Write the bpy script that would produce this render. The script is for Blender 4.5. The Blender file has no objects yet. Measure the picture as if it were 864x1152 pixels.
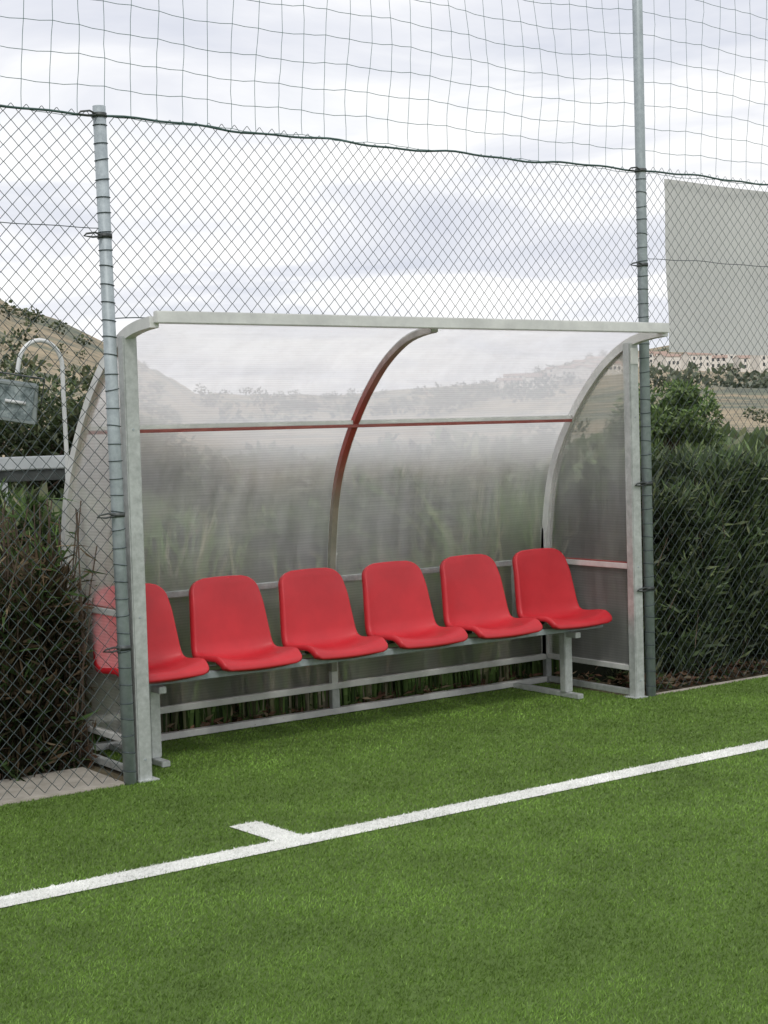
import bpy, bmesh, math, numpy as np
from mathutils import Matrix, Vector
rng=np.random.default_rng(7)
scene=bpy.context.scene
COL=scene.collection
L=3.138; D=0.795

# ---------------------------------------------------------------- helpers
def link(o,parent=None):
    COL.objects.link(o)
    if parent is not None: o.parent=parent
    return o
def empty(name,loc=(0,0,0)):
    e=bpy.data.objects.new(name,None); e.empty_display_size=.1; COL.objects.link(e); e.location=loc; return e
def mesh_obj(name,V,Fc,mat=None,parent=None,smooth=False):
    m=bpy.data.meshes.new(name); m.from_pydata([tuple(map(float,v)) for v in V],[],[tuple(map(int,f)) for f in Fc]); m.update()
    if mat: m.materials.append(mat)
    if smooth: m.polygons.foreach_set("use_smooth",[True]*len(m.polygons))
    return link(bpy.data.objects.new(name,m),parent)
def fast_mesh(name,V,Fc,mat=None,parent=None,colors=None,smooth=False):
    V=np.asarray(V,np.float32); Fc=np.asarray(Fc,np.int32); k=Fc.shape[1]
    m=bpy.data.meshes.new(name)
    m.vertices.add(len(V)); m.vertices.foreach_set("co",V.ravel())
    m.loops.add(Fc.size); m.loops.foreach_set("vertex_index",Fc.ravel())
    m.polygons.add(len(Fc)); m.polygons.foreach_set("loop_start",np.arange(0,Fc.size,k,dtype=np.int32))
    m.polygons.foreach_set("loop_total",np.full(len(Fc),k,np.int32))
    if smooth: m.polygons.foreach_set("use_smooth",np.ones(len(Fc),bool))
    m.update(calc_edges=True)
    if colors is not None:
        a=m.attributes.new("tint",'FLOAT_COLOR','FACE')
        c=np.ones((len(Fc),4),np.float32); c[:,:3]=colors; a.data.foreach_set("color",c.ravel())
    if mat: m.materials.append(mat)
    return link(bpy.data.objects.new(name,m),parent)
def tubes(A,B,r,n=4):
    A=np.asarray(A,float);B=np.asarray(B,float); N=len(A)
    d=B-A; d/=np.linalg.norm(d,axis=1)[:,None]+1e-9
    up=np.where(np.abs(d[:,1:2])<.9,np.array([[0,1,0]]),np.array([[1,0,0]]))
    s=np.cross(d,up); s/=np.linalg.norm(s,axis=1)[:,None]; t=np.cross(d,s)
    r=np.broadcast_to(np.asarray(r,float),(N,))[:,None]
    V=np.zeros((N,2*n,3)); 
    for i in range(n):
        a=2*math.pi*i/n; o=(s*math.cos(a)+t*math.sin(a))*r
        V[:,i]=A+o; V[:,n+i]=B+o
    base=(np.arange(N)*2*n)[:,None]; Fs=[]
    for i in range(n):
        j=(i+1)%n; Fs.append(base+np.array([[i,j,n+j,n+i]]))
    return V.reshape(-1,3),np.concatenate(Fs)
def box(name,lo,hi,mat,parent=None,bev=.003):
    bm=bmesh.new(); bmesh.ops.create_cube(bm,size=1)
    lo=Vector(lo);hi=Vector(hi);c=(lo+hi)/2;s=hi-lo
    for v in bm.verts: v.co=Vector((v.co.x*s.x+c.x,v.co.y*s.y+c.y,v.co.z*s.z+c.z))
    if bev: bmesh.ops.bevel(bm,geom=bm.edges[:],offset=bev,segments=2,affect='EDGES')
    m=bpy.data.meshes.new(name); bm.to_mesh(m); bm.free(); m.materials.append(mat)
    return link(bpy.data.objects.new(name,m),parent)
def cyl(name,a,b,r,mat,parent=None,n=20,r2=None,cap=True):
    a=Vector(a);b=Vector(b); bm=bmesh.new()
    bmesh.ops.create_cone(bm,cap_ends=cap,segments=n,radius1=r,radius2=r if r2 is None else r2,depth=(b-a).length)
    q=Vector((0,0,1)).rotation_difference(b-a); M=Matrix.Translation((a+b)/2)@q.to_matrix().to_4x4()
    bm.transform(M); m=bpy.data.meshes.new(name); bm.to_mesh(m); bm.free(); m.materials.append(mat)
    for p in m.polygons: p.use_smooth=len(p.vertices)==4
    return link(bpy.data.objects.new(name,m),parent)
def path_tube(name,pts,r,mat,parent=None):
    c=bpy.data.curves.new(name,'CURVE'); c.dimensions='3D'; s=c.splines.new('POLY'); s.points.add(len(pts)-1)
    for p,q in zip(s.points,pts): p.co=(*q,1)
    c.bevel_depth=r; c.bevel_resolution=4; c.use_fill_caps=True; c.materials.append(mat)
    return link(bpy.data.objects.new(name,c),parent)

# ---------------------------------------------------------------- materials
class NT:
    def __init__(s,name):
        s.m=bpy.data.materials.new(name); s.m.use_nodes=True; s.t=s.m.node_tree; s.n=s.t.nodes; s.l=s.t.links
        s.b=s.n["Principled BSDF"]; s.o=s.n["Material Output"]
    def add(s,t,**k):
        n=s.n.new(t)
        for a,b in k.items(): setattr(n,a,b)
        return n
    def con(s,a,b): s.l.new(a,b)
    def noise(s,scale,detail=4,rough=.6,vec=None,stretch=None):
        n=s.add("ShaderNodeTexNoise"); n.inputs["Scale"].default_value=scale; n.inputs["Detail"].default_value=detail; n.inputs["Roughness"].default_value=rough
        if vec is None:
            g=s.add("ShaderNodeNewGeometry"); vec=g.outputs["Position"]
        if stretch:
            mp=s.add("ShaderNodeMapping"); mp.inputs["Scale"].default_value=stretch; s.con(vec,mp.inputs["Vector"]); vec=mp.outputs["Vector"]
        s.con(vec,n.inputs["Vector"]); return n.outputs["Fac"]
    def ramp(s,fac,stops):
        r=s.add("ShaderNodeValToRGB"); e=r.color_ramp.elements
        while len(e)<len(stops): e.new(.5)
        for x,(p,c) in zip(e,stops): x.position=p; x.color=(*c,1) if len(c)==3 else c
        s.con(fac,r.inputs["Fac"]); return r.outputs["Color"]
    def mix(s,a,b,fac,mode='MIX'):
        m=s.add("ShaderNodeMix",data_type='RGBA',blend_type=mode)
        for v,i in ((fac,0),(a,6),(b,7)):
            if isinstance(v,(int,float)): m.inputs[i].default_value=v
            elif isinstance(v,tuple): m.inputs[i].default_value=(*v,1)
            else: s.con(v,m.inputs[i])
        return m.outputs[2]
    def bump(s,h,strength,dist=.01):
        b=s.add("ShaderNodeBump"); b.inputs["Strength"].default_value=strength; b.inputs["Distance"].default_value=dist
        s.con(h,b.inputs["Height"]); s.con(b.outputs["Normal"],s.b.inputs["Normal"])
def g(v): return (v,v,v)
def metal_mat(name,c1,c2,metallic=.55,rough=.45,scale=30):
    t=NT(name); n=t.noise(scale,5,.7); n2=t.noise(3,4,.6)
    c=t.ramp(n,[(.3,c1),(.7,c2)]); c=t.mix(c,t.ramp(n2,[(.35,g(.72)),(.7,g(1.))]),.8,'MULTIPLY')
    t.con(c,t.b.inputs["Base Color"]); t.b.inputs["Metallic"].default_value=metallic
    r=t.ramp(n,[(.2,g(rough-.12)),(.8,g(rough+.12))]); t.con(r,t.b.inputs["Roughness"]); t.bump(n,.08,.002); return t.m
def plain(name,c1,c2,rough=.6,scale=12,bump=.1,metallic=0,stretch=None):
    t=NT(name); n=t.noise(scale,5,.65,stretch=stretch); t.con(t.ramp(n,[(.3,c1),(.7,c2)]),t.b.inputs["Base Color"])
    t.b.inputs["Roughness"].default_value=rough; t.b.inputs["Metallic"].default_value=metallic; t.bump(n,bump,.005); return t.m
def leaf_mat(name,rough=.5,transl=.25,spec=.4):
    t=NT(name); a=t.add("ShaderNodeAttribute",attribute_name="tint"); n=t.noise(2.5,3)
    c=t.mix(a.outputs["Color"],t.ramp(n,[(.3,g(.7)),(.7,g(1.25))]),1.0,'MULTIPLY')
    t.con(c,t.b.inputs["Base Color"]); t.b.inputs["Roughness"].default_value=rough; t.b.inputs["Specular IOR Level"].default_value=spec
    tr=t.add("ShaderNodeBsdfTranslucent"); t.con(c,tr.inputs["Color"])
    ms=t.add("ShaderNodeMixShader"); ms.inputs[0].default_value=transl; t.con(t.b.outputs[0],ms.inputs[1]); t.con(tr.outputs[0],ms.inputs[2]); t.con(ms.outputs[0],t.o.inputs["Surface"]); return t.m

M_galv=metal_mat("galvanised_steel",(.44,.47,.46),(.66,.69,.68),metallic=.4)
M_galv2=metal_mat("galvanised_pole",(.32,.37,.40),(.48,.54,.57),metallic=.12,rough=.5)
M_alu=metal_mat("pale_aluminium",(.68,.69,.68),(.82,.83,.81),metallic=.2,rough=.4,scale=15)
M_maroon=plain("maroon_gasket_reflection",(.22,.045,.04),(.36,.11,.09),rough=.5,scale=9,stretch=(1,1,6))  # side gasket colour; also paints the seats' red reflection under the purlin
M_wire=metal_mat("fence_wire",(.045,.065,.07),(.10,.13,.13),metallic=.2,rough=.55)
M_net=plain("net_cord",(.08,.16,.15),(.15,.24,.23),rough=.8)
M_rope=plain("rope_green",(.03,.07,.065),(.07,.12,.11),rough=.8)
M_clip=plain("clamp_steel",(.03,.035,.035),(.1,.11,.11),rough=.5,metallic=.4)
M_conc=plain("concrete",(.28,.26,.22),(.44,.41,.36),rough=.9,scale=9,bump=.4)
M_leaf=leaf_mat("leaves"); M_dry=leaf_mat("dry_leaves",.8,.25,.15)
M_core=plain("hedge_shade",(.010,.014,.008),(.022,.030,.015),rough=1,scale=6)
M_bark=plain("bark",(.06,.042,.03),(.15,.11,.08),rough=.9,scale=14,bump=.5,stretch=(1,1,.2))
# middle rib: aluminium, red seat reflection painted by height on its inner face
t=NT("rib_seat_reflection"); n=t.noise(9,4,.6,stretch=(1,1,.6)); ge=t.add("ShaderNodeNewGeometry"); sp=t.add("ShaderNodeSeparateXYZ"); t.con(ge.outputs["Position"],sp.inputs[0])
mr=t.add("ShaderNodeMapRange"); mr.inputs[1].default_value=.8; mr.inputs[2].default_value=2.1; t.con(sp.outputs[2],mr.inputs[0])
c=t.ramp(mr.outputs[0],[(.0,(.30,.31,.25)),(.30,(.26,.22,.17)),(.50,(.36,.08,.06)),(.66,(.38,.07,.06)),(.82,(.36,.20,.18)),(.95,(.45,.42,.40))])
t.con(t.mix(c,t.ramp(n,[(.3,g(.65)),(.7,g(1.1))]),1.,'MULTIPLY'),t.b.inputs["Base Color"]); t.b.inputs["Roughness"].default_value=.45; t.b.inputs["Metallic"].default_value=.15; M_ribrefl=t.m
# seat plastic
t=NT("red_plastic"); n=t.noise(260,2); n2=t.noise(5,3)
t.con(t.ramp(n2,[(.3,(.44,.014,.022)),(.7,(.54,.022,.032))]),t.b.inputs["Base Color"]); t.con(t.ramp(n2,[(.3,g(.36)),(.7,g(.5))]),t.b.inputs["Roughness"]); t.bump(n,.3,.002); M_red=t.m
# polycarbonate
def poly(name,transp,refr,tint):
    t=NT(name); t.n.remove(t.b)
    uv=t.add("ShaderNodeUVMap"); uv.uv_map="UVMap"
    w=t.add("ShaderNodeTexWave",wave_type='BANDS',bands_direction='Y',wave_profile='SIN'); w.inputs["Scale"].default_value=21.; w.inputs["Distortion"].default_value=0
    t.con(uv.outputs[0],w.inputs["Vector"])
    streak=t.noise(7,4,.65,stretch=(1.3,1,.12)); ban=t.noise(3,4,.7,vec=uv.outputs[0],stretch=(.6,14,1)); sm=t.noise(1.3,4,.6)
    c=t.mix(t.ramp(w.outputs["Fac"],[(0,tuple(x*.80 for x in tint)),(1,tint)]),t.ramp(ban,[(.35,g(.86)),(.65,g(1.0))]),1.0,'MULTIPLY')
    tl=t.add("ShaderNodeBsdfTranslucent"); df=t.add("ShaderNodeBsdfDiffuse"); tp=t.add("ShaderNodeBsdfTransparent"); gl=t.add("ShaderNodeBsdfGlossy"); rf=t.add("ShaderNodeBsdfRefraction")
    t.con(c,tl.inputs[0]); t.con(c,df.inputs[0]); tp.inputs[0].default_value=(.97,.96,.95,1); gl.inputs["Roughness"].default_value=.35
    rf.inputs["IOR"].default_value=1.08; rf.inputs["Roughness"].default_value=.42; rf.inputs[0].default_value=(.97,.96,.95,1)
    bp=t.add("ShaderNodeBump"); bp.inputs["Strength"].default_value=.35; bp.inputs["Distance"].default_value=.002; t.con(w.outputs["Fac"],bp.inputs["Height"]); t.con(bp.outputs[0],gl.inputs["Normal"])
    a=t.add("ShaderNodeMixShader"); a.inputs[0].default_value=.30; t.con(tl.outputs[0],a.inputs[1]); t.con(df.outputs[0],a.inputs[2])
    g2=t.add("ShaderNodeMixShader"); g2.inputs[0].default_value=.04; t.con(a.outputs[0],g2.inputs[1]); t.con(gl.outputs[0],g2.inputs[2])
    tt=t.add("ShaderNodeMixShader"); tt.inputs[0].default_value=refr/(refr+transp); t.con(tp.outputs[0],tt.inputs[1]); t.con(rf.outputs[0],tt.inputs[2])
    T_=transp+refr
    f=t.add("ShaderNodeMix",data_type='FLOAT'); f.inputs[2].default_value=T_-.10; f.inputs[3].default_value=T_+.12
    t.con(t.ramp(t.mix(streak,sm,.35),[(.38,g(0)),(.62,g(1))]),f.inputs[0])
    b=t.add("ShaderNodeMixShader"); t.con(f.outputs[0],b.inputs[0]); t.con(g2.outputs[0],b.inputs[1]); t.con(tt.outputs[0],b.inputs[2])
    t.con(b.outputs[0],t.o.inputs["Surface"]); return t.m
M_poly=poly("polycarbonate",.27,.32,(.96,.93,.935))
M_poly2=poly("polycarbonate_side",.44,.22,(.95,.94,.93))

# ---------------------------------------------------------------- camera
C=Vector((-3.2131,-6.4493,1.5587)); th,ph,ro=.6203,.0510,.0283
Fv=Vector((math.sin(th)*math.cos(ph),math.cos(th)*math.cos(ph),-math.sin(ph))); R0=Vector((math.cos(th),-math.sin(th),0)); U0=R0.cross(Fv)
R=R0*math.cos(ro)-U0*math.sin(ro); U=U0*math.cos(ro)+R0*math.sin(ro)
cd=bpy.data.cameras.new("camera"); cam=bpy.data.objects.new("camera",cd); COL.objects.link(cam)
cam.matrix_world=Matrix(((R.x,U.x,-Fv.x,C.x),(R.y,U.y,-Fv.y,C.y),(R.z,U.z,-Fv.z,C.z),(0,0,0,1)))
cd.sensor_fit='VERTICAL'; cd.sensor_height=36; cd.lens=36*1770.2/1152; cd.clip_start=.1; cd.clip_end=9000
scene.camera=cam

# ---------------------------------------------------------------- world + sun
SUN_EL,SUN_AZ=math.radians(52),math.radians(215)   # azimuth clockwise from +Y
w=bpy.data.worlds.new("World"); scene.world=w; w.use_nodes=True; nt=w.node_tree; nn=nt.nodes; ll=nt.links
bg=nn["Background"]; bg.inputs[1].default_value=.1
sky=nn.new("ShaderNodeTexSky"); sky.sky_type='NISHITA'; sky.sun_disc=False; sky.sun_elevation=SUN_EL; sky.sun_rotation=SUN_AZ
tc=nn.new("ShaderNodeTexCoord"); sx=nn.new("ShaderNodeSeparateXYZ"); ll.new(tc.outputs["Generated"],sx.inputs[0])
def math_(op,a,b):
    m=nn.new("ShaderNodeMath"); m.operation=op
    for v,i in ((a,0),(b,1)):
        if isinstance(v,(int,float)): m.inputs[i].default_value=v
        else: ll.new(v,m.inputs[i])
    return m.outputs[0]
zz=math_('ADD',math_('MAXIMUM',sx.outputs[2],0),.10)
cx=nn.new("ShaderNodeCombineXYZ"); ll.new(math_('DIVIDE',sx.outputs[0],zz),cx.inputs[0]); ll.new(math_('DIVIDE',sx.outputs[1],zz),cx.inputs[1])
def wn(scale,detail,dist,off):
    mp=nn.new("ShaderNodeMapping"); mp.inputs["Location"].default_value=off; ll.new(cx.outputs[0],mp.inputs[0])
    n=nn.new("ShaderNodeTexNoise"); n.inputs["Scale"].default_value=scale; n.inputs["Detail"].default_value=detail; n.inputs["Roughness"].default_value=.55; n.inputs["Distortion"].default_value=dist
    ll.new(mp.outputs[0],n.inputs["Vector"]); return n.outputs["Fac"]
def wr(f,st):
    r=nn.new("ShaderNodeValToRGB"); e=r.color_ramp.elements
    while len(e)<len(st): e.new(.5)
    for x,(p,c) in zip(e,st): x.position=p; x.color=(*c,1)
    ll.new(f,r.inputs[0]); return r.outputs[0]
cl=wr(wn(1.1,7,.6,(3.1,1.7,0)),[(.32,(.61,.635,.71)),(.45,(.72,.735,.785)),(.55,(.85,.855,.87)),(.70,(.94,.94,.935))])
sc=nn.new("ShaderNodeVectorMath"); sc.operation='SCALE'; sc.inputs[3].default_value=12.2; ll.new(cl,sc.inputs[0])
mx=nn.new("ShaderNodeMix"); mx.data_type='RGBA'; ll.new(wr(wn(.7,5,.3,(9,4,0)),[(.30,g(.9)),(.5,g(1))]),mx.inputs[0]); ll.new(sky.outputs[0],mx.inputs[6]); ll.new(sc.outputs[0],mx.inputs[7]); ll.new(mx.outputs[2],bg.inputs[0])
sl=bpy.data.lights.new("sun",'SUN'); sl.energy=1.5; sl.angle=math.radians(14); sl.color=(1,.96,.9)
so=bpy.data.objects.new("sun",sl); COL.objects.link(so)
sd=Vector((math.sin(SUN_AZ)*math.cos(SUN_EL),math.cos(SUN_AZ)*math.cos(SUN_EL),math.sin(SUN_EL)))
so.rotation_euler=sd.to_track_quat('Z','Y').to_euler(); so.location=(0,-10,20)
scene.view_settings.view_transform='Standard'; scene.view_settings.look='None'; scene.view_settings.exposure=0

# ---------------------------------------------------------------- ground / terrain
def sstep(a,b,x):
    t=np.clip((x-a)/(b-a),0,1); return t*t*(3-2*t)
def terrain(x,y):
    dx=x-C.x; dy=y-C.y; r=np.hypot(dx,dy); az=np.degrees(np.arctan2(dx,dy))
    el=np.interp(az,[-180,-60,0,14,19,21.5,22.5,24,26,29,34,40,43,46,49,55,80,180],[2.2,2.5,4,6,6.6,5.7,4.9,4.4,3.4,1.6,1.4,1.8,2.5,2.9,2.7,2.8,3,2.2])
    Rd=np.interp(az,[-180,-20,26,34,80,180],[1000,500,480,1300,1300,1000])
    h=np.tan(np.radians(el))*Rd*np.clip((r-45)/(Rd-45),0,1)**1.45
    h+=sstep(60,300,r)*(np.sin(x*.031+1)*np.cos(y*.027)*1.6+np.sin(x*.11+y*.07)*.5)
    h-=sstep(Rd,Rd*2.2,r)*15
    return h
NA=720; rad=np.concatenate([[0.01],np.linspace(4,40,10),np.geomspace(45,6000,110)])
az=np.linspace(0,2*math.pi,NA,endpoint=False); RR,AA=np.meshgrid(rad,az,indexing='ij'); X=C.x+RR*np.sin(AA);Y=C.y+RR*np.cos(AA);Z=terrain(X,Y)-.012
V=np.stack([X,Y,Z],-1).reshape(-1,3); i=np.arange(len(rad)-1)[:,None]; j=np.arange(NA)[None]; j2=(j+1)%NA
Fc=np.stack([i*NA+j,(i+1)*NA+j,(i+1)*NA+j2,i*NA+j2],-1).reshape(-1,4)[:, ::-1]
t=NT("soil_and_hills"); n=t.noise(5,8,.7); near=t.ramp(n,[(.3,(.07,.06,.035)),(.5,(.12,.10,.06)),(.7,(.19,.16,.11))])
f1=t.noise(.020,6,.65,stretch=(1,1,3)); f2=t.noise(.22,6,.75)
far=t.ramp(f1,[(.34,(.06,.08,.035)),(.43,(.12,.125,.06)),(.49,(.28,.21,.11)),(.57,(.35,.27,.15)),(.63,(.17,.16,.08)),(.72,(.07,.09,.04))])
far=t.mix(far,t.ramp(f2,[(.44,(.30,.36,.25)),(.52,g(1.))]),.75,'MULTIPLY'); far=t.mix(far,(.40,.42,.46),.13)  # last mix bakes distance haze into the far ground colour
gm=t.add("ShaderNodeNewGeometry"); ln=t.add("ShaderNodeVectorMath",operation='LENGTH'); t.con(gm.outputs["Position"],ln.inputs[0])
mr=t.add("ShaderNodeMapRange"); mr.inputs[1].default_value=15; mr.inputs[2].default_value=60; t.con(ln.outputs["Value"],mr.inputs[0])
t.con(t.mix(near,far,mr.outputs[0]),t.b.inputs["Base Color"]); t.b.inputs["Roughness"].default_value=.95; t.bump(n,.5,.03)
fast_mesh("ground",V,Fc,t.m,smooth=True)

# turf
t=NT("artificial_turf_base"); n=t.noise(180,3,.7); n2=t.noise(1.1,4,.6,stretch=(.35,1,1))
c=t.ramp(n,[(.3,(.065,.115,.016)),(.7,(.115,.20,.032))]); t.con(t.mix(c,t.ramp(n2,[(.3,g(.85)),(.7,g(1.12))]),1.,'MULTIPLY'),t.b.inputs["Base Color"]); t.b.inputs["Roughness"].default_value=.8; t.bump(n,.8,.01); M_tb=t.m
turf=empty("artificial_turf")
mesh_obj("turf_sheet",[(-16,-30,0),(22,-30,0),(22,-.03,0),(-16,-.03,0),(.02,-.03,0),(3.12,-.03,0),(3.12,.79,0),(.02,.79,0)],[(0,1,2,5,4,3),(4,5,6,7)],M_tb,turf)
M_blade=leaf_mat("turf_blades",.5,.25,.3)
N=800000
xs=[];ys=[]
while sum(map(len,xs))<N:
    x=rng.uniform(-3.2,8.5,N);y=rng.uniform(-5,.78,N); d2=(x-C.x)**2+(y-C.y)**2
    k=rng.random(N)<np.minimum(1,16/d2)**.75
    k&=(y<-.03)|((x>.03)&(x<3.11)); xs.append(x[k]);ys.append(y[k])
bx=np.concatenate(xs)[:N];by=np.concatenate(ys)[:N]
ed=.003*np.sin(bx*37)+rng.normal(0,.003,N)
on_line=(by>-1.456+ed)&(by<-1.332+ed)
on_tick=(np.abs(bx+.055+(by+1.33)*.06)<.064+ed)&(by>=-1.332+ed)&(by<-1.02+ed)
def blades(x,y,z0,hmin,hmax,cols,name,mat,parent):
    n=len(x); dist=np.sqrt((x-C.x)**2+(y-C.y)**2); a=rng.uniform(0,2*math.pi,n)
    wd=.0017*np.clip(dist/4.2,1,2.2); h=rng.uniform(hmin,hmax,n)
    lean=rng.normal(0,.006,(n,2)); lean[:,0]+=.003
    s=np.stack([np.cos(a)*wd,np.sin(a)*wd],-1); b=np.stack([x,y],-1)
    V=np.zeros((n,3,3)); V[:,0,:2]=b-s; V[:,1,:2]=b+s; V[:,0,2]=V[:,1,2]=z0; V[:,2,:2]=b+lean; V[:,2,2]=z0+h
    fast_mesh(name,V.reshape(-1,3),np.arange(3*n).reshape(-1,3),mat,parent,colors=cols)
gm_=~(on_line|on_tick); n=gm_.sum(); r_=rng.random((n,1))
gx,gy=bx[gm_],by[gm_]
cols=np.array([.108,.200,.026])*(1-r_)+np.array([.190,.315,.062])*r_
cols*=(.72+.5*rng.random((n,1)))*(1+.07*np.sin(gy*2.6+.5*np.sin(gx*.9)))[:,None]*(1+.06*np.sin(gx*3.1+gy*4.7))[:,None]
cols[rng.random(n)<.04]*=1.4
blades(gx,gy,0,.006,.013,cols,"turf_blades",M_blade,turf)
M_lineb=plain("white_line_base",(.62,.64,.60),(.78,.78,.76),rough=.8,scale=60,bump=.4)
tl=empty("touchline"); mesh_obj("line_sheet",[(-16,-1.456,.004),(22,-1.456,.004),(22,-1.332,.004),(-16,-1.332,.004)],[(0,1,2,3)],M_lineb,tl)
n=on_line.sum(); blades(bx[on_line],by[on_line],.004,.004,.009,np.array([.84,.85,.82])*(.85+.2*rng.random((n,1))),"line_blades",M_blade,tl)
tk=empty("technical_area_mark"); mesh_obj("mark_sheet",[(-.119,-1.3315,.004),(.009,-1.3315,.004),(-.010,-1.022,.004),(-.138,-1.022,.004)],[(0,1,2,3)],M_lineb,tk)
on_tick&=~on_line; n=on_tick.sum(); blades(bx[on_tick],by[on_tick],.004,.004,.009,np.array([.84,.85,.82])*(.85+.2*rng.random((n,1))),"mark_blades",M_blade,tk)
# concrete edging
ce=empty("concrete_edging")
box("edging_left",(-16,-.028,-.1),(-.10,.42,.012),M_conc,ce,.006)
box("edging_right",(3.27,-.028,-.1),(22,.004,.006),M_conc,ce,.003)

# ---------------------------------------------------------------- dugout
dug=empty("dugout_shelter")
prof=[(-.27,2.085),(-.14,2.075),(.0,2.045),(.10,2.0),(.22,1.925),(.33,1.83),(.43,1.725),(.52,1.61),(.60,1.49),(.68,1.33),(.725,1.18),(.752,1.03),(.770,.90),(.782,.75),(.79,.5),(.795,.16)]
P=np.array(prof)
def resample(P,n):
    s=np.r_[0,np.cumsum(np.hypot(*np.diff(P,axis=0).T))]; t=np.linspace(0,s[-1],n)
    # smooth (catmull-rom like through cubic hermite)
    m=np.gradient(P,s,axis=0); out=[]
    for q in t:
        k=min(np.searchsorted(s,q,side='right')-1,len(s)-2); h=s[k+1]-s[k]; u=(q-s[k])/h
        out.append((2*u**3-3*u**2+1)*P[k]+(u**3-2*u**2+u)*h*m[k]+(-2*u**3+3*u**2)*P[k+1]+(u**3-u**2)*h*m[k+1])
    return np.array(out),t
PR,PS=resample(P,60)
def normals(P):
    d=np.gradient(P,axis=0); d/=np.linalg.norm(d,axis=1)[:,None]; return np.stack([d[:,1],-d[:,0]],-1)*-1   # outward-ish
NRM=normals(PR)   # points up/back (outward)
if NRM[0,1]<0: NRM=-NRM
def rib(name,x0,x1,o0,o1,mat,k0=0,k1=60,P_=None):
    V=[];Fc=[];pp=PR[k0:k1];nm=NRM[k0:k1]
    for p,q in zip(pp,nm):
        a=p+q*o0;b=p+q*o1; V+= [(x0,a[0],a[1]),(x1,a[0],a[1]),(x1,b[0],b[1]),(x0,b[0],b[1])]
    for k in range(len(pp)-1):
        for s in range(4): Fc.append((4*k+s,4*k+(s+1)%4,4*k+4+(s+1)%4,4*k+4+s))
    Fc+=[(3,2,1,0),tuple(4*(len(pp)-1)+s for s in range(4))]
    o=mesh_obj(name,V,Fc,mat,dug,False)
    bm=bmesh.new(); bm.from_mesh(o.data); bmesh.ops.recalc_face_normals(bm,faces=bm.faces[:]); bm.to_mesh(o.data); bm.free(); return o
rib("rib_left",-.025,.02,-.045,.004,M_alu)
rib("rib_right",L-.02,L+.025,-.045,.004,M_alu)
rib("rib_middle",L/2-.018,L/2+.022,-.036,-.004,M_alu,1)
rib("rib_middle_reflection_face",L/2-.0215,L/2+.014,-.041,-.0365,M_ribrefl,1,58)
rib("rib_middle_reflection_flank",L/2-.0215,L/2-.0185,-.036,-.012,M_ribrefl,1,58)
# back + roof sheet
def sheet(name,grid,uvs,mat,parent):
    nu,nv=grid.shape[:2]; V=grid.reshape(-1,3); Fc=[(a*nv+b,a*nv+b+1,(a+1)*nv+b+1,(a+1)*nv+b) for a in range(nu-1) for b in range(nv-1)]
    o=mesh_obj(name,V,Fc,mat,parent,True); uvl=o.data.uv_layers.new(name="UVMap"); U_=uvs.reshape(-1,2)
    for lp in o.data.loops: uvl.data[lp.index].uv=U_[lp.vertex_index]
    return o
xx=np.linspace(.0,L,33); G=np.zeros((33,60,3)); UVs=np.zeros((33,60,2))
for a,x in enumerate(xx):
    wob=.002*np.sin(x*9+PS*3)
    G[a,:,0]=x; G[a,:,1]=PR[:,0]+NRM[:,0]*wob; G[a,:,2]=PR[:,1]+NRM[:,1]*wob; UVs[a,:,0]=x; UVs[a,:,1]=PS
sheet("roof_back_panel",G,UVs,M_poly,dug)
for nm,x in (("side_panel_left",-.004),("side_panel_right",L+.004)):
    k=np.where(PR[:,1]<2.03)[0]; zs=PR[k,1]; ysb=PR[k,0]; nv=12; G=np.zeros((len(k),nv,3)); UVs=np.zeros((len(k),nv,2))
    for a,(z,yb) in enumerate(zip(zs,ysb)):
        y=np.linspace(min(.0,yb-.02),yb,nv); G[a,:,0]=x+.003*np.sin(z*5+y*6); G[a,:,1]=y; G[a,:,2]=z; UVs[a,:,0]=y; UVs[a,:,1]=z
    sheet(nm,G,UVs,M_poly2,dug)
# front beam
box("front_beam",(-.005,-.302,2.058),(L+.01,-.268,2.112),M_alu,dug,.004)
box("front_gutter_lip",(-.005,-.262,2.060),(L+.01,-.235,2.068),M_galv,dug,.001)
# posts
box("front_post_left",(-.035,-.03,0),(.035,.03,2.02),M_galv,dug,.006)
box("front_post_right",(L-.035,-.03,0),(L+.035,.03,2.02),M_galv,dug,.006)
box("post_cap_right",(L-.032,-.036,1.90),(L+.028,-.0305,1.99),M_alu,dug,.001)
for s,x in (("left",.0),("right",L)):
    sx_=1 if s=="left" else -1
    box("rear_post_"+s,(x-.02,D-.045,0),(x+.02,D-.005,.95),M_galv,dug,.004)
    for nm,z,h in (("mid",.735,.032),("low",.15,.03),("base",.008,.034)):
        box(f"side_rail_{nm}_{s}",(x-.014,.032,z),(x+.016,D-.047,z+h),M_alu if nm!="base" else M_galv,dug,.003)
    box("side_gasket_"+s,(x-.006,.034,.7675),(x+.008,D-.049,.775),M_maroon,dug,.001)
box("rear_rail_mid",(.022,D-.045,.735),(L-.022,D-.012,.768),M_galv,dug,.003)
box("rear_rail_low",(.022,D-.045,.145),(L-.022,D-.010,.178),M_alu,dug,.003)
box("rear_rail_base",(.022,D-.050,.006),(L-.022,D-.008,.040),M_alu,dug,.003)
box("rear_stub",(L/2-.025,D-.046,.041),(L/2+.025,D-.012,.144),M_galv,dug,.003)
box("purlin",(.022,.475,1.602),(L-.022,.505,1.624),M_alu,dug,.002)
box("purlin_red_reflection",(.022,.472,1.585),(L-.022,.50,1.6015),M_maroon,dug,.001)  # maroon strip standing in for the seats' red reflection on the purlin
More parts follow.
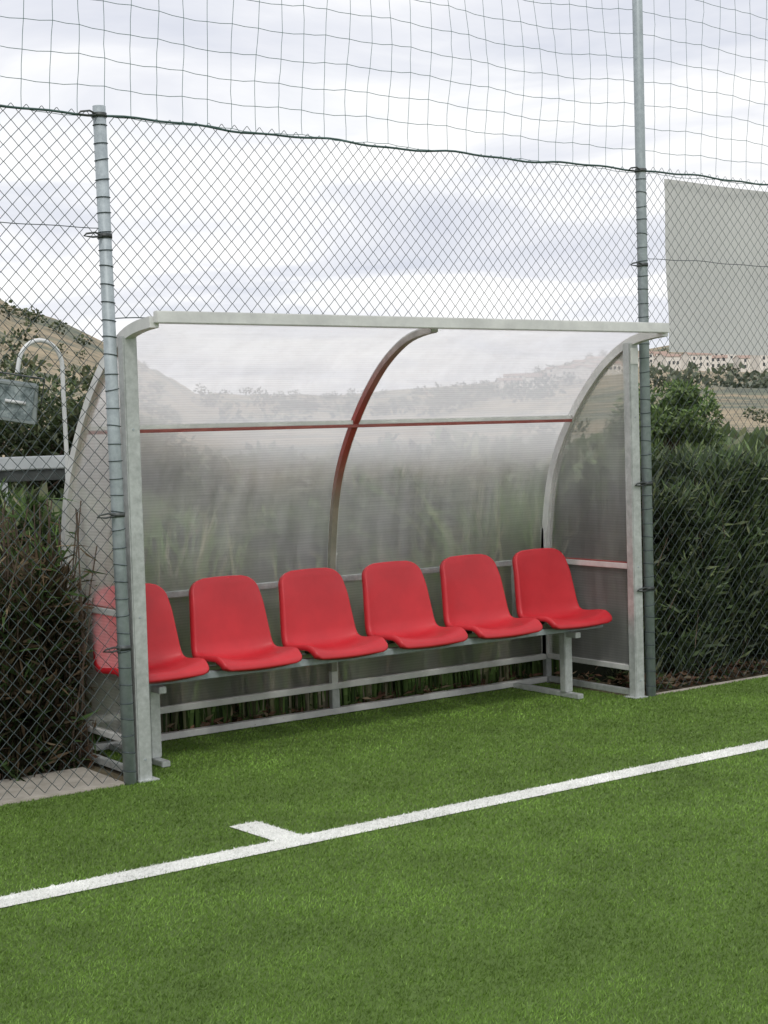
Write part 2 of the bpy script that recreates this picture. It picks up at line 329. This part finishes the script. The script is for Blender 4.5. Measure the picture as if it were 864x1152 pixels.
# foot plates + bolts
for x,s in ((0,1),(L,-1)): box("foot_plate",(x-.06 if s<0 else x-.04,-.05,.001),(x+.04 if s<0 else x+.06,.05,.008),M_galv,dug,.001)
for x in (0,L):
    for z in (.10,.75,1.6): cyl("bolt",(x,-.033,z),(x,-.029,z),.005,M_galv2,dug,8)

# ---------------------------------------------------------------- bench frame + seats
bench=empty("bench_frame")
box("seat_beam_front",(.03,.235,.385),(L-.03,.275,.418),M_galv2,bench,.003)
box("seat_beam_rear",(.03,.395,.385),(L-.03,.430,.418),M_galv,bench,.003)
for k,x in enumerate((.21,2.86)):
    box(f"leg_{k+1}",(x-.028,.265,.032),(x+.028,.315,.384),M_galv,bench,.004)
    box(f"foot_{k+1}",(x-.022,.17,.003),(x+.022,.742,.031),M_galv,bench,.003)
    box(f"cross_arm_{k+1}",(x-.02,.18,.352),(x+.02,.742,.3845),M_galv,bench,.003)
    box(f"back_strut_{k+1}",(x-.018,.705,.385),(x+.018,.742,.734),M_galv,bench,.003)
def seat_mesh():
    pr=np.array([(.135,.425),(.142,.442),(.165,.453),(.23,.455),(.30,.449),(.36,.445),(.405,.449),(.437,.468),(.455,.505),(.466,.56),(.478,.63),(.492,.71),(.506,.78),(.517,.825),(.526,.845)])
    s=np.r_[0,np.cumsum(np.hypot(*np.diff(pr,axis=0).T))]; Ltot=s[-1]; nv=52; q=Ltot*(.5-.5*np.cos(np.linspace(0,math.pi,nv)))
    q=.5*q+.5*np.linspace(0,Ltot,nv)
    yz,_=resample(pr,400); yy=np.interp(q,np.linspace(0,Ltot,400),yz[:,0]); zz=np.interp(q,np.linspace(0,Ltot,400),yz[:,1])
    Wd=np.interp(q,[0,.12,.30,.40,.55,Ltot],[.215,.226,.222,.212,.199,.180])
    def corner(d,r): d=np.clip(d,0,r); return r-np.sqrt(np.maximum(r*r-(r-d)**2,0))
    Wd=Wd-corner(q,.034)-corner(Ltot-q,.070)
    nu=27; bm=bmesh.new(); vs=[]
    dy=np.gradient(yy,q);dz=np.gradient(zz,q); back=sstep(.30,.42,q); topf=sstep(.55,Ltot,q)
    for a in range(nv):
        row=[]
        for b in range(nu):
            u=-math.cos(math.pi*b/(nu-1)); u=.6*u+.4*(2*b/(nu-1)-1); x=u*Wd[a]; ux=abs(x)/.2
            lift=.028*ux**2.4*(1-.45*topf[a])*min(1,q[a]/.1+.25); n_=Vector((0,-dz[a],dy[a])).normalized()
            co=Vector((x,yy[a],zz[a]))+n_*lift; co.z-=.014*topf[a]*ux**2
            row.append(bm.verts.new(co))
        vs.append(row)
    for a in range(nv-1):
        for b in range(nu-1): bm.faces.new((vs[a][b],vs[a][b+1],vs[a+1][b+1],vs[a+1][b]))
    bm.normal_update(); be=[e for e in bm.edges if e.is_boundary]
    nrm={v:v.normal.copy() for v in bm.verts}
    cen={}
    for stp,(dn,do) in enumerate(((.004,.005),(.026,.004))):
        ret=bmesh.ops.extrude_edge_only(bm,edges=be); nv_=[v for v in ret['geom'] if isinstance(v,bmesh.types.BMVert)]; be=[e for e in ret['geom'] if isinstance(e,bmesh.types.BMEdge)]
        for v in nv_:
            src=None
            for e in v.link_edges:
                o=e.other_vert(v)
                if o not in nv_: src=o
            nn_=nrm[src]; nrm[v]=nn_
            if stp==0:
                mid=Vector((0,.40,.50)); out=(v.co-mid); out-=nn_*out.dot(nn_); out.normalize(); cen[v]=out
            else: out=cen[src]
            v.co+=-nn_*dn+out*do
    bmesh.ops.recalc_face_normals(bm,faces=bm.faces[:])
    m=bpy.data.meshes.new("seat_shell"); bm.to_mesh(m); bm.free(); m.materials.append(M_red)
    m.polygons.foreach_set("use_smooth",[True]*len(m.polygons)); return m
SM=seat_mesh()
for k in range(6):
    x=.215+.53*k
    s=empty("red_seat" ,(x,0,0)); o=bpy.data.objects.new("seat_shell",SM); link(o,s)
    md=o.modifiers.new("th",'SOLIDIFY'); md.thickness=.004; md.offset=-1
    s.rotation_euler=(0,0,math.radians(rng.uniform(-.8,.8)))
    for yb in (.255,.412):
        box("mount_block",(-.11,yb-.012,.419),(-.07,yb+.012,.440),M_clip,s,.002); box("mount_block",(.07,yb-.012,.419),(.11,yb+.012,.440),M_clip,s,.002)

# ---------------------------------------------------------------- fence
XP=[-3.42,-.075,L+.09,6.5,9.8]
LEAN={-.075:-.03}
for k,x in enumerate(XP):
    tall=abs(x-(L+.09))<.01 or k in (0,4)
    p=empty("fence_post"); H=6.0 if tall else 3.03; lx=LEAN.get(x,0.)*H/3
    cyl("pole",(x,-.02,0),(x+lx,-.02,H),.029,M_galv2,p)
    A=[];B=[]
    for z in np.arange(.06,3.0,.078):
        xc=x+lx*z/H; zt=z+rng.uniform(-.006,.006); tl_=rng.uniform(-.006,.006); n_=14
        for a in range(n_):
            a0=2*math.pi*a/n_;a1=2*math.pi*(a+1)/n_; rr=.0315
            A.append((xc+rr*math.cos(a0),-.02+rr*math.sin(a0),zt+tl_*math.cos(a0)));B.append((xc+rr*math.cos(a1),-.02+rr*math.sin(a1),zt+tl_*math.cos(a1)))
    V,Fc=tubes(A,B,.0020); fast_mesh("lashing_wire",V,Fc,M_wire,p)
    for z in (.62,1.22,2.46,2.99):
        xc=x+lx*z/H
        cyl("clamp_ring",(xc,-.02,z-.010),(xc,-.02,z+.010),.0325,M_clip,p)
        path_tube("tensioner",[(xc-.03,-.045,z),(xc-.06,-.05,z+.010),(xc-.10,-.045,z+.004),(xc-.11,-.04,z-.006),(xc-.07,-.045,z-.010),(xc-.03,-.045,z-.004)],.0045,M_clip,p)
def warp(x,z):
    y=.010*np.sin(x*2.1+z*1.3)+.006*np.sin(x*5.3-z*2.2)
    dx=.007*np.sin(z*2.3+x*1.1)+.003*np.sin(z*7+x*3); dz=.008*np.sin(x*1.9+.7)+.005*np.sin(x*4.7+z*1.5); return dx,y,dz
def chain(name,x0,x1,z0,z1):
    p=.068; h=.036; A=[];B=[]   # p: diamond width
    nx=int((x1-x0)/(p/2)); nz=int(round((z1-z0)/h))
    I,J=np.meshgrid(np.arange(nx),np.arange(nz),indexing='ij'); I=I.ravel();J=J.ravel()
    sgn=np.where((I+J)%2==0,1,-1)
    xa=x0+I*p/2+np.where(sgn>0,0,p/2); xb=x0+I*p/2+np.where(sgn>0,p/2,0)
    za=z0+J*h; zb=za+h
    def W(x,z,yo): 
        dx,y,dz=warp(x,z); return np.stack([x+dx,y+yo,z+dz*sstep(0,.3,z)],-1)
    A=W(xa,za,-.002*sgn);B=W(xb,zb,.002*sgn)
    V,Fc=tubes(A,B,.0016); return V,Fc
fen=empty("chain_link_fence")
for nm,a in (("mesh_left",(-3.4,-.085,.02,2.99)),("mesh_above_dugout",(-.06,L+.07,2.10,2.99)),("mesh_right",(L+.10,9.8,.02,2.99))):
    V,Fc=chain(nm,*a); fast_mesh(nm,V,Fc,M_wire,fen)
def wire(name,x0,x1,z,r,mat,sag=.0,wob=.004,parent=fen,y=-.012):
    n=max(8,int((x1-x0)/.06)); xs_=np.linspace(x0,x1,n+1); u=(xs_-x0)/(x1-x0)
    zs=z-sag*4*u*(1-u)+wob*(np.sin(xs_*7.3)+.6*np.sin(xs_*17.1+1)); ys_=y+wob*np.sin(xs_*9.1)
    Pp=np.stack([xs_,ys_,zs],-1); V,Fc=tubes(Pp[:-1],Pp[1:],r,6); return fast_mesh(name,V,Fc,mat,parent,smooth=True)
for nm,a,b in (("left",-3.42,-.1),("mid",-.1,L+.09),("right",L+.09,9.8)):
    wire("top_rope_"+nm,a,b,2.995,.0055,M_rope,sag=.012,wob=.006)
    if nm!="mid":
        wire("tension_wire_"+nm,a,b,2.50,.0020,M_wire,sag=.01)
wire("selvedge_above_roof",-.08,L+.09,2.10,.0025,M_wire)
# ball stop net
net=empty("ball_stop_net")
p=.128; nx=int(13.2/p); nz=24
def NP(i,j,yo=0,ph_=0):
    x=-3.4+i*p; z=2.99+j*p
    dx=.035*np.sin(z*2.2+ph_)*1.0+.02*np.sin(x*1.7+z*3.1+ph_)+.008*np.sin(x*11+z*7); dz=-.03*np.abs(np.sin((x-3.23)*math.pi/3.3))*sstep(0,3,j*1.)+.018*np.sin(x*2.9+z+ph_)*sstep(0,3,j*1.)+.006*np.sin(x*13+z*9)
    return np.stack([x+dx*sstep(0,4,j*1.),yo+.03*np.sin(x*1.3+z*1.1+ph_),z+dz],-1)
I,J=np.meshgrid(np.arange(nx+1),np.arange(nz+1),indexing='ij'); Pn=NP(I.astype(float),J.astype(float))
def segs(Pn):
    A=[];B=[]
    for Q0,Q1,sg in ((Pn[:-1],Pn[1:],.004),(Pn[:,:-1],Pn[:,1:],0)):
        a=Q0.reshape(-1,3);b=Q1.reshape(-1,3);m=(a+b)/2; m[:,2]-=sg; m[:,:2]+=rng.normal(0,.0015,(len(m),2)); A+= [a,m];B+=[m,b]
    return np.concatenate(A),np.concatenate(B)
V,Fc=tubes(*segs(Pn),.0015); fast_mesh("net_cords",V,Fc,M_net,net)
# white windbreak sheet on fence
t=NT("windbreak_fabric"); n=t.noise(90,4,.8); n2=t.noise(2,4)
c=t.ramp(n,[(.3,(.66,.67,.65)),(.7,(.84,.84,.81))]); t.con(t.mix(c,t.ramp(n2,[(.3,g(.88)),(.7,g(1))]),1.,'MULTIPLY'),t.b.inputs["Base Color"]); t.b.inputs["Roughness"].default_value=.85; t.bump(n,.3,.003)
tr=t.add("ShaderNodeBsdfTranslucent"); tr.inputs[0].default_value=(.85,.85,.83,1); ms=t.add("ShaderNodeMixShader"); ms.inputs[0].default_value=.45
t.con(t.b.outputs[0],ms.inputs[1]);t.con(tr.outputs[0],ms.inputs[2]); t.con(ms.outputs[0],t.o.inputs["Surface"]); M_wb=t.m
nu,nv=90,24; V=[];
for a in range(nu):
    for b in range(nv):
        x=3.46+a*(6.3-3.46)/(nu-1)+ .02*(1-b/(nv-1)); z=1.965+b*.995/(nv-1); V.append((x,.035+.008*math.sin(x*7)+.005*math.sin(z*9+x*3),z+.008*math.sin(x*4)))
mesh_obj("windbreak_sheet",V,[(a*nv+b,(a+1)*nv+b,(a+1)*nv+b+1,a*nv+b+1) for a in range(nu-1) for b in range(nv-1)],M_wb,None,True)

# ---------------------------------------------------------------- vegetation
def unit(v): return v/(np.linalg.norm(v,axis=1)[:,None]+1e-9)
def leaves(name,Pp,Dv,length,width,cols,mat,parent=None):
    n=len(Pp); Dv=unit(Dv); S=unit(np.cross(Dv,rng.normal(size=(n,3)))); l=np.broadcast_to(length,(n,))[:,None]; w_=np.broadcast_to(width,(n,))[:,None]
    Nn=np.cross(Dv,S)
    V=np.stack([Pp,Pp+Dv*l*.45+S*w_*.5+Nn*l*.03,Pp+Dv*l-Nn*l*.06,Pp+Dv*l*.45-S*w_*.5+Nn*l*.03],1).reshape(-1,3)
    return fast_mesh(name,V,np.arange(4*n).reshape(-1,4),mat,parent,colors=cols)
def pal(n,cs,wts=None,jit=.35):
    k=rng.choice(len(cs),n,p=wts); c=np.array(cs)[k]*(1-jit+2*jit*rng.random((n,1))); return c
GREENS=[(.080,.125,.052),(.12,.175,.072),(.18,.23,.10),(.055,.075,.04)]
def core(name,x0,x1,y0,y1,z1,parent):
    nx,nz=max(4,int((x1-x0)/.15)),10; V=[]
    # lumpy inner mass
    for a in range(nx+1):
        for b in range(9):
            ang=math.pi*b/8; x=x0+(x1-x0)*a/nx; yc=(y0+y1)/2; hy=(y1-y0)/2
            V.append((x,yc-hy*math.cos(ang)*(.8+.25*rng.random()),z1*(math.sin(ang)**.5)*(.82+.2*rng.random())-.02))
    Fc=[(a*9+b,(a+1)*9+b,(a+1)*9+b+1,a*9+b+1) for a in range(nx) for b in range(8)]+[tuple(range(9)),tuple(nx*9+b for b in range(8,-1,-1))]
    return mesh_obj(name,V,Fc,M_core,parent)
def hedge(name,x0,x1,y0,y1,z1,n,length,width,cs,wts,mat,upward=.7,tops=.10):
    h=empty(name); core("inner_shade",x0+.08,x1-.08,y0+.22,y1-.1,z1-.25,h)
    # surface-biased samples arranged along shoots
    ns=n//14; face=rng.random(ns); sx_=rng.uniform(x0,x1,ns)
    zt=z1+tops*(np.sin(sx_*3.1)*.4+np.sin(sx_*7.7+1)*.35+np.sin(sx_*19)*.25)
    bulge=.07*np.sin(sx_*4.3)+.05*np.sin(sx_*9.1+2)
    fy=np.where(face<.62,y0+bulge+.05+np.abs(rng.normal(0,.07,ns)),rng.uniform(y0,y1,ns)); fz=np.where(face<.62,rng.uniform(.02,1,ns)*zt,zt-np.abs(rng.normal(0,.07,ns)))
    sd=np.stack([rng.normal(0,.35,ns),-.35*(face<.62)+rng.normal(0,.25,ns),upward+rng.random(ns)*.5],-1); sd=unit(sd)
    u=np.tile(np.linspace(0,1,14),ns); k=np.repeat(np.arange(ns),14); sl_=rng.uniform(.12,.30,ns)
    Pp=np.stack([sx_,fy,fz],-1)[k]+sd[k]*((u-.7)*sl_[k])[:,None]+rng.normal(0,.008,(len(k),3))
    Dv=sd[k]*.7+rng.normal(0,.55,(len(k),3))
    clump=.8+.35*np.sin(sx_*6.1+fz*5.)*np.sin(fz*9+sx_*2.3)
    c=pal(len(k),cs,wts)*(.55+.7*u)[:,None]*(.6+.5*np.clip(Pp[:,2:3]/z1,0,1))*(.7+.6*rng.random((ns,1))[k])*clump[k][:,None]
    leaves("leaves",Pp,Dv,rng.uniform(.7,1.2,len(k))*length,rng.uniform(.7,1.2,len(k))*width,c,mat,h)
    A=np.stack([sx_,fy,fz],-1)[:ns//3]; A2=A-sd[:ns//3]*.3; V,Fc=tubes(A2,A,.003); fast_mesh("twigs",V,Fc,M_bark,h)
    return h
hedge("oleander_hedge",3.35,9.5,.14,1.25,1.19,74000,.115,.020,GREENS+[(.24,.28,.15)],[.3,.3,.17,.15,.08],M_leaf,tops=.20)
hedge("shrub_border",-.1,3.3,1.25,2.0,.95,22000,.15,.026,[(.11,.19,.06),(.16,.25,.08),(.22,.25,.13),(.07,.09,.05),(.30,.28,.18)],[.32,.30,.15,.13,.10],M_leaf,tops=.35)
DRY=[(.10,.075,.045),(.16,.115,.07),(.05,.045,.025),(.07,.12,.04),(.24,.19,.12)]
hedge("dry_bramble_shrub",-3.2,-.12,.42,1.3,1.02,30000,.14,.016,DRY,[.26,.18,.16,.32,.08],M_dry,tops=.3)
# tall stalks
n=1500; x=rng.uniform(-3,.0,n); y=rng.uniform(.45,1.2,n); a=np.stack([x,y,np.zeros(n)],-1); b=a+np.stack([rng.normal(0,.12,n),rng.normal(-.03,.1,n),rng.uniform(.5,1.3,n)],-1)
m=(a+b)/2+rng.normal(0,.03,(n,3)); V,Fc=tubes(np.r_[a,m],np.r_[m,b],.0035); st=empty("dry_stalks"); fast_mesh("stalks",V,Fc,M_bark,st)
nl=14000; k=rng.integers(0,n,nl); u=rng.random(nl)[:,None]; leaves("stalk_leaves",a[k]*(1-u)+b[k]*u,rng.normal(0,1,(nl,3))+np.array([0,0,-.3]),rng.uniform(.08,.2,nl),rng.uniform(.010,.018,nl),pal(nl,DRY,[.25,.2,.15,.3,.1]),M_dry,st)
# tall weeds growing against the outside of the back panel (in tufts)
ntf=120; tx=rng.uniform(-.1,3.3,ntf); th_=rng.uniform(.55,1.35,ntf)*(.85+.2*np.sin(tx*2.3+.6)); ty=.85+np.abs(rng.normal(0,.09,ntf))
n=3600; kt=rng.integers(0,ntf,n); x=tx[kt]+rng.normal(0,.035,n); y=ty[kt]+rng.normal(0,.02,n); hh=th_[kt]*rng.uniform(.45,1.1,n)+.08
nseg=4; pts=[]; bend=np.stack([rng.normal(0,.20,n),rng.normal(.03,.05,n)],-1)*hh[:,None]
for s in range(nseg+1):
    u=s/nseg; pts.append(np.stack([x+bend[:,0]*u**2,np.maximum(y+bend[:,1]*u**2,.815),hh*u*(1-.12*u)],-1))
wd=rng.uniform(.006,.015,n); ang=rng.normal(0,.7,n); sv=np.stack([np.cos(ang),np.sin(ang)*.4,0*ang],-1)
V=np.zeros((n,(nseg+1)*2,3)); prof_w=[.5,1,1,.7,.08]
for s in range(nseg+1): V[:,2*s]=pts[s]-sv*(wd*prof_w[s])[:,None]; V[:,2*s+1]=pts[s]+sv*(wd*prof_w[s])[:,None]
V[:,:,1]=np.maximum(V[:,:,1],.812)
base=(np.arange(n)*(nseg+1)*2)[:,None]; Fc=np.concatenate([base+np.array([[2*s,2*s+1,2*s+3,2*s+2]]) for s in range(nseg)])
cc_=pal(n,[(.15,.26,.07),(.21,.33,.10),(.34,.35,.19),(.46,.43,.30),(.08,.13,.05)],[.34,.28,.16,.09,.13],.25)
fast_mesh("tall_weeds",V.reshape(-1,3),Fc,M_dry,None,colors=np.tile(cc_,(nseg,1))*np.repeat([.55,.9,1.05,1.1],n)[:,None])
# leaf litter behind dugout rail
nl=15000; x=rng.uniform(-3.3,9,nl); y=rng.uniform(.45,1.5,nl); y=np.where(x>3.3,rng.uniform(.05,.4,nl),y); y=np.where((x>0)&(x<3.2),rng.uniform(.80,1.35,nl),y)
leaves("leaf_litter",np.stack([x,y,rng.uniform(.012,.06,nl)],-1),rng.normal(0,1,(nl,3))*np.array([1,1,.35]),rng.uniform(.04,.09,nl),rng.uniform(.012,.025,nl),pal(nl,[(.26,.16,.10),(.18,.10,.065),(.10,.15,.05),(.30,.24,.16)])*np.where(x>3.3,.55,1.)[:,None],M_dry)
def tree(x,y,h,cr,n,ll_,cs,name="olive_tree",zc=.62):
    tr_=empty(name); base=np.array([x,y,float(terrain(np.array(x),np.array(y)))-.05]); top=base+np.array([.1*cr,0,h*.6])
    A=[base];B=[base+(top-base)*.5+np.array([.08,.05,0])];Rr=[.05*h/2]; A.append(B[0]);B.append(top);Rr.append(.035*h/2)
    cc=[]
    for k in range(34):
        v=rng.normal(size=3); v/=np.linalg.norm(v); v=v*rng.uniform(.45,1)**.6; v[2]=abs(v[2])*1.0-.35 if rng.random()<.8 else v[2]
        c_=base+np.array([0,0,h*zc])+v*np.array([cr,cr,h*(1-zc)])*rng.uniform(.75,1.05); cc.append(c_)
        if k<16: A.append(B[0]+(top-B[0])*rng.random()); B.append(c_); Rr.append(.012*h/2)
    V,Fc=tubes(A,B,np.array(Rr),7); fast_mesh("trunk_and_limbs",V,Fc,M_bark,tr_)
    cc=np.array(cc); per=n//34; k=np.repeat(np.arange(34),per); sz=rng.uniform(.18,.36,34)[k][:,None]*cr
    off=rng.normal(size=(len(k),3)); off=off/np.linalg.norm(off,axis=1)[:,None]*rng.random((len(k),1))**.4
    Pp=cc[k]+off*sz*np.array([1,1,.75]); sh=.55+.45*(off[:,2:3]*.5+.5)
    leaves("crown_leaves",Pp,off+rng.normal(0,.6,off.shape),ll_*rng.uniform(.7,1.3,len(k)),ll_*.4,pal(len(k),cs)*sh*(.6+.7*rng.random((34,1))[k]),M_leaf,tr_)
G2=[(.085,.15,.045),(.15,.23,.075),(.21,.29,.11)]
tree(11.15,7.5,2.50,.78,10000,.085,G2,zc=.58)
G3=[(.05,.08,.03),(.08,.12,.042),(.13,.15,.07)]
tree(4.5,12.2,2.55,1.5,10000,.10,G3); tree(5.9,12.5,2.3,1.15,7000,.10,G3); tree(2.0,12.5,2.4,1.6,6000,.10,G3)
# low scrub and distant bushes
def scrub(name,n_,r0,r1,az0,az1,h0,h1,dens=1.,cs=[(.07,.10,.045),(.11,.145,.065),(.16,.175,.10)]):
    az_=np.radians(rng.uniform(az0,az1,n_)); rr=rng.uniform(r0,r1,n_); x=C.x+rr*np.sin(az_); y=C.y+rr*np.cos(az_)
    keep=(rng.random(n_)<dens)|(np.sin(x*.045)*np.sin(y*.05+1)>.1); x=x[keep];y=y[keep]; z=terrain(x,y); hs=rng.uniform(h0,h1,len(x))
    per=60; k=np.repeat(np.arange(len(x)),per); off=rng.normal(size=(len(k),3)); off=off/np.linalg.norm(off,axis=1)[:,None]*rng.random((len(k),1))**.4
    Pp=np.stack([x,y,z+hs*.42],-1)[k]+off*hs[k][:,None]*np.array([.75,.75,.5])
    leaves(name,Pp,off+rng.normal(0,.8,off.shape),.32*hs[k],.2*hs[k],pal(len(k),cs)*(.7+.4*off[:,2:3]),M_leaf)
scrub("scrub_belt",420,15,45,-10,37,.7,1.3)
scrub("green_scrub",300,21,50,37,75,.95,1.5,1.,[(.09,.13,.055),(.13,.18,.075),(.19,.21,.11)])
scrub("field_bushes",150,90,260,-10,75,.8,1.8,.2)
scrub("hillside_bushes",330,200,480,-5,28,1.6,3.8,.2)
scrub("distant_trees",560,300,1250,29,70,3.0,6.0,.25,[(.10,.13,.08),(.13,.16,.10),(.16,.18,.12)])
# distant village
M_wall=plain("render_wall",(.66,.62,.56),(.80,.77,.72),rough=.9,scale=1); M_roof=plain("tile_roof",(.30,.21,.17),(.42,.31,.26),rough=.9,scale=3); M_win=plain("dark_window",(.05,.055,.06),(.09,.10,.11),rough=.3)
for k in range(54):
    azd=math.radians(rng.uniform(40,54)); r=rng.uniform(640,900); x=C.x+r*math.sin(azd); y=C.y+r*math.cos(azd); z=float(terrain(np.array(x),np.array(y)))+1
    w_,d_,h_=rng.uniform(6,12),rng.uniform(5,8),rng.uniform(3.0,5.6); e=empty("village_house",(x,y,z)); e.rotation_euler=(0,0,rng.uniform(-1,0.2))
    mesh_obj("walls",[(-w_/2,-d_/2,-3),(w_/2,-d_/2,-3),(w_/2,d_/2,-3),(-w_/2,d_/2,-3),(-w_/2,-d_/2,h_),(w_/2,-d_/2,h_),(w_/2,d_/2,h_),(-w_/2,d_/2,h_),(-w_/2,0,h_+1.2),(w_/2,0,h_+1.2)],[(0,1,5,4),(2,3,7,6),(1,2,6,9,5),(3,0,4,8,7)],M_wall,e)
    q=.3; mesh_obj("roof",[(-w_/2-q,-d_/2-q,h_-.05),(w_/2+q,-d_/2-q,h_-.05),(w_/2+q,0,h_+1.3),(-w_/2-q,0,h_+1.3),(w_/2+q,d_/2+q,h_-.05),(-w_/2-q,d_/2+q,h_-.05)],[(0,1,2,3),(3,2,4,5)],M_roof,e)
    Wv=[];Wf=[]
    for a in range(3):
        for lv in range(1 if h_<4.6 else 2):
            xx0=-w_/2+w_*(a+.6)/3.4; z0=.9+lv*2.5; b=len(Wv); yq=-d_/2-.05; Wv+=[(xx0,yq,z0),(xx0+1,yq,z0),(xx0+1,yq,z0+1.3),(xx0,yq,z0+1.3)]; Wf.append((b,b+1,b+2,b+3))
    mesh_obj("windows",Wv,Wf,M_win,e)

# ---------------------------------------------------------------- gooseneck lamp + railing
lamp=empty("gooseneck_floodlight"); M_white=plain("white_paint_tube",(.55,.57,.57),(.7,.72,.72),rough=.4)
pts=[(.10,.92,0),(.10,.92,1.5),(.095,.92,1.80)]
for a in np.linspace(0,math.pi*.93,14): pts.append((-.02+.115*math.cos(a),.92,1.93+.13*math.sin(a)))
pts.append((-.145,.92,1.90)); path_tube("gooseneck_tube",pts,.011,M_white,lamp)
M_lampb=plain("lamp_housing",(.24,.28,.29),(.38,.42,.43),rough=.45,metallic=.2)
M_lampg=NT("lamp_glass"); M_lampg.b.inputs["Roughness"].default_value=.12; nz_=M_lampg.noise(14,4,.7); M_lampg.con(M_lampg.ramp(nz_,[(.35,(.10,.13,.14)),(.5,(.28,.33,.35)),(.65,(.52,.58,.60))]),M_lampg.b.inputs["Base Color"]); M_lampg=M_lampg.m
hd=empty("head",(-.165,.90,1.765)); hd.parent=lamp; hd.rotation_euler=(math.radians(10),math.radians(10),math.radians(-24))
bm=bmesh.new(); bmesh.ops.create_cube(bm,size=1)
for v in bm.verts: 
    f=1 if v.co.y<0 else .6; tz=1 if v.co.z<0 else .86; v.co=Vector((v.co.x*.235*f*tz,v.co.y*.11,v.co.z*.21*f))
bmesh.ops.bevel(bm,geom=bm.edges[:],offset=.008,segments=2,affect='EDGES'); m=bpy.data.meshes.new("housing"); bm.to_mesh(m); bm.free(); m.materials.append(M_lampb); link(bpy.data.objects.new("housing",m),hd)
box("glass",(-.085,-.0605,-.083),(.085,-.0555,.080),M_lampg,hd,.001)
box("glass_frame_top",(-.098,-.064,.0805),(.098,-.0552,.094),M_lampb,hd,.001); box("glass_frame_bottom",(-.108,-.064,-.097),(.108,-.0552,-.0835),M_lampb,hd,.001)
cyl("lamp_bulb",(-.05,-.066,0),(.05,-.066,0),.009,M_white,hd,10)
for a in range(5): box("fin",(-.06+a*.03,.056,-.05),(-.055+a*.03,.08,.05),M_lampb,hd,0)
box("bracket",(-.125,-.01,.0),(-.119,.01,.12),M_clip,hd,.001); box("bracket",(.119,-.01,.0),(.125,.01,.12),M_clip,hd,.001); box("bracket_top",(-.125,-.01,.121),(.125,.01,.127),M_clip,hd,.001)
rl=empty("steel_railing"); M_rail=plain("rail_paint",(.40,.43,.45),(.56,.59,.61),rough=.5,scale=5)
box("top_beam",(-4,1.96,1.40),(.62,2.06,1.475),M_rail,rl,.006); box("under_lip",(-4,1.975,1.335),(.62,2.045,1.396),M_clip,rl,.003); box("low_rail",(-4,1.99,.7),(.62,2.03,.75),M_rail,rl,.004)
for x in (-3.2,-1.5,.17): box("rail_post",(x-.045,1.98,-.05),(x+.045,2.04,1.334),M_rail,rl,.004)
print("objects",len(bpy.data.objects))
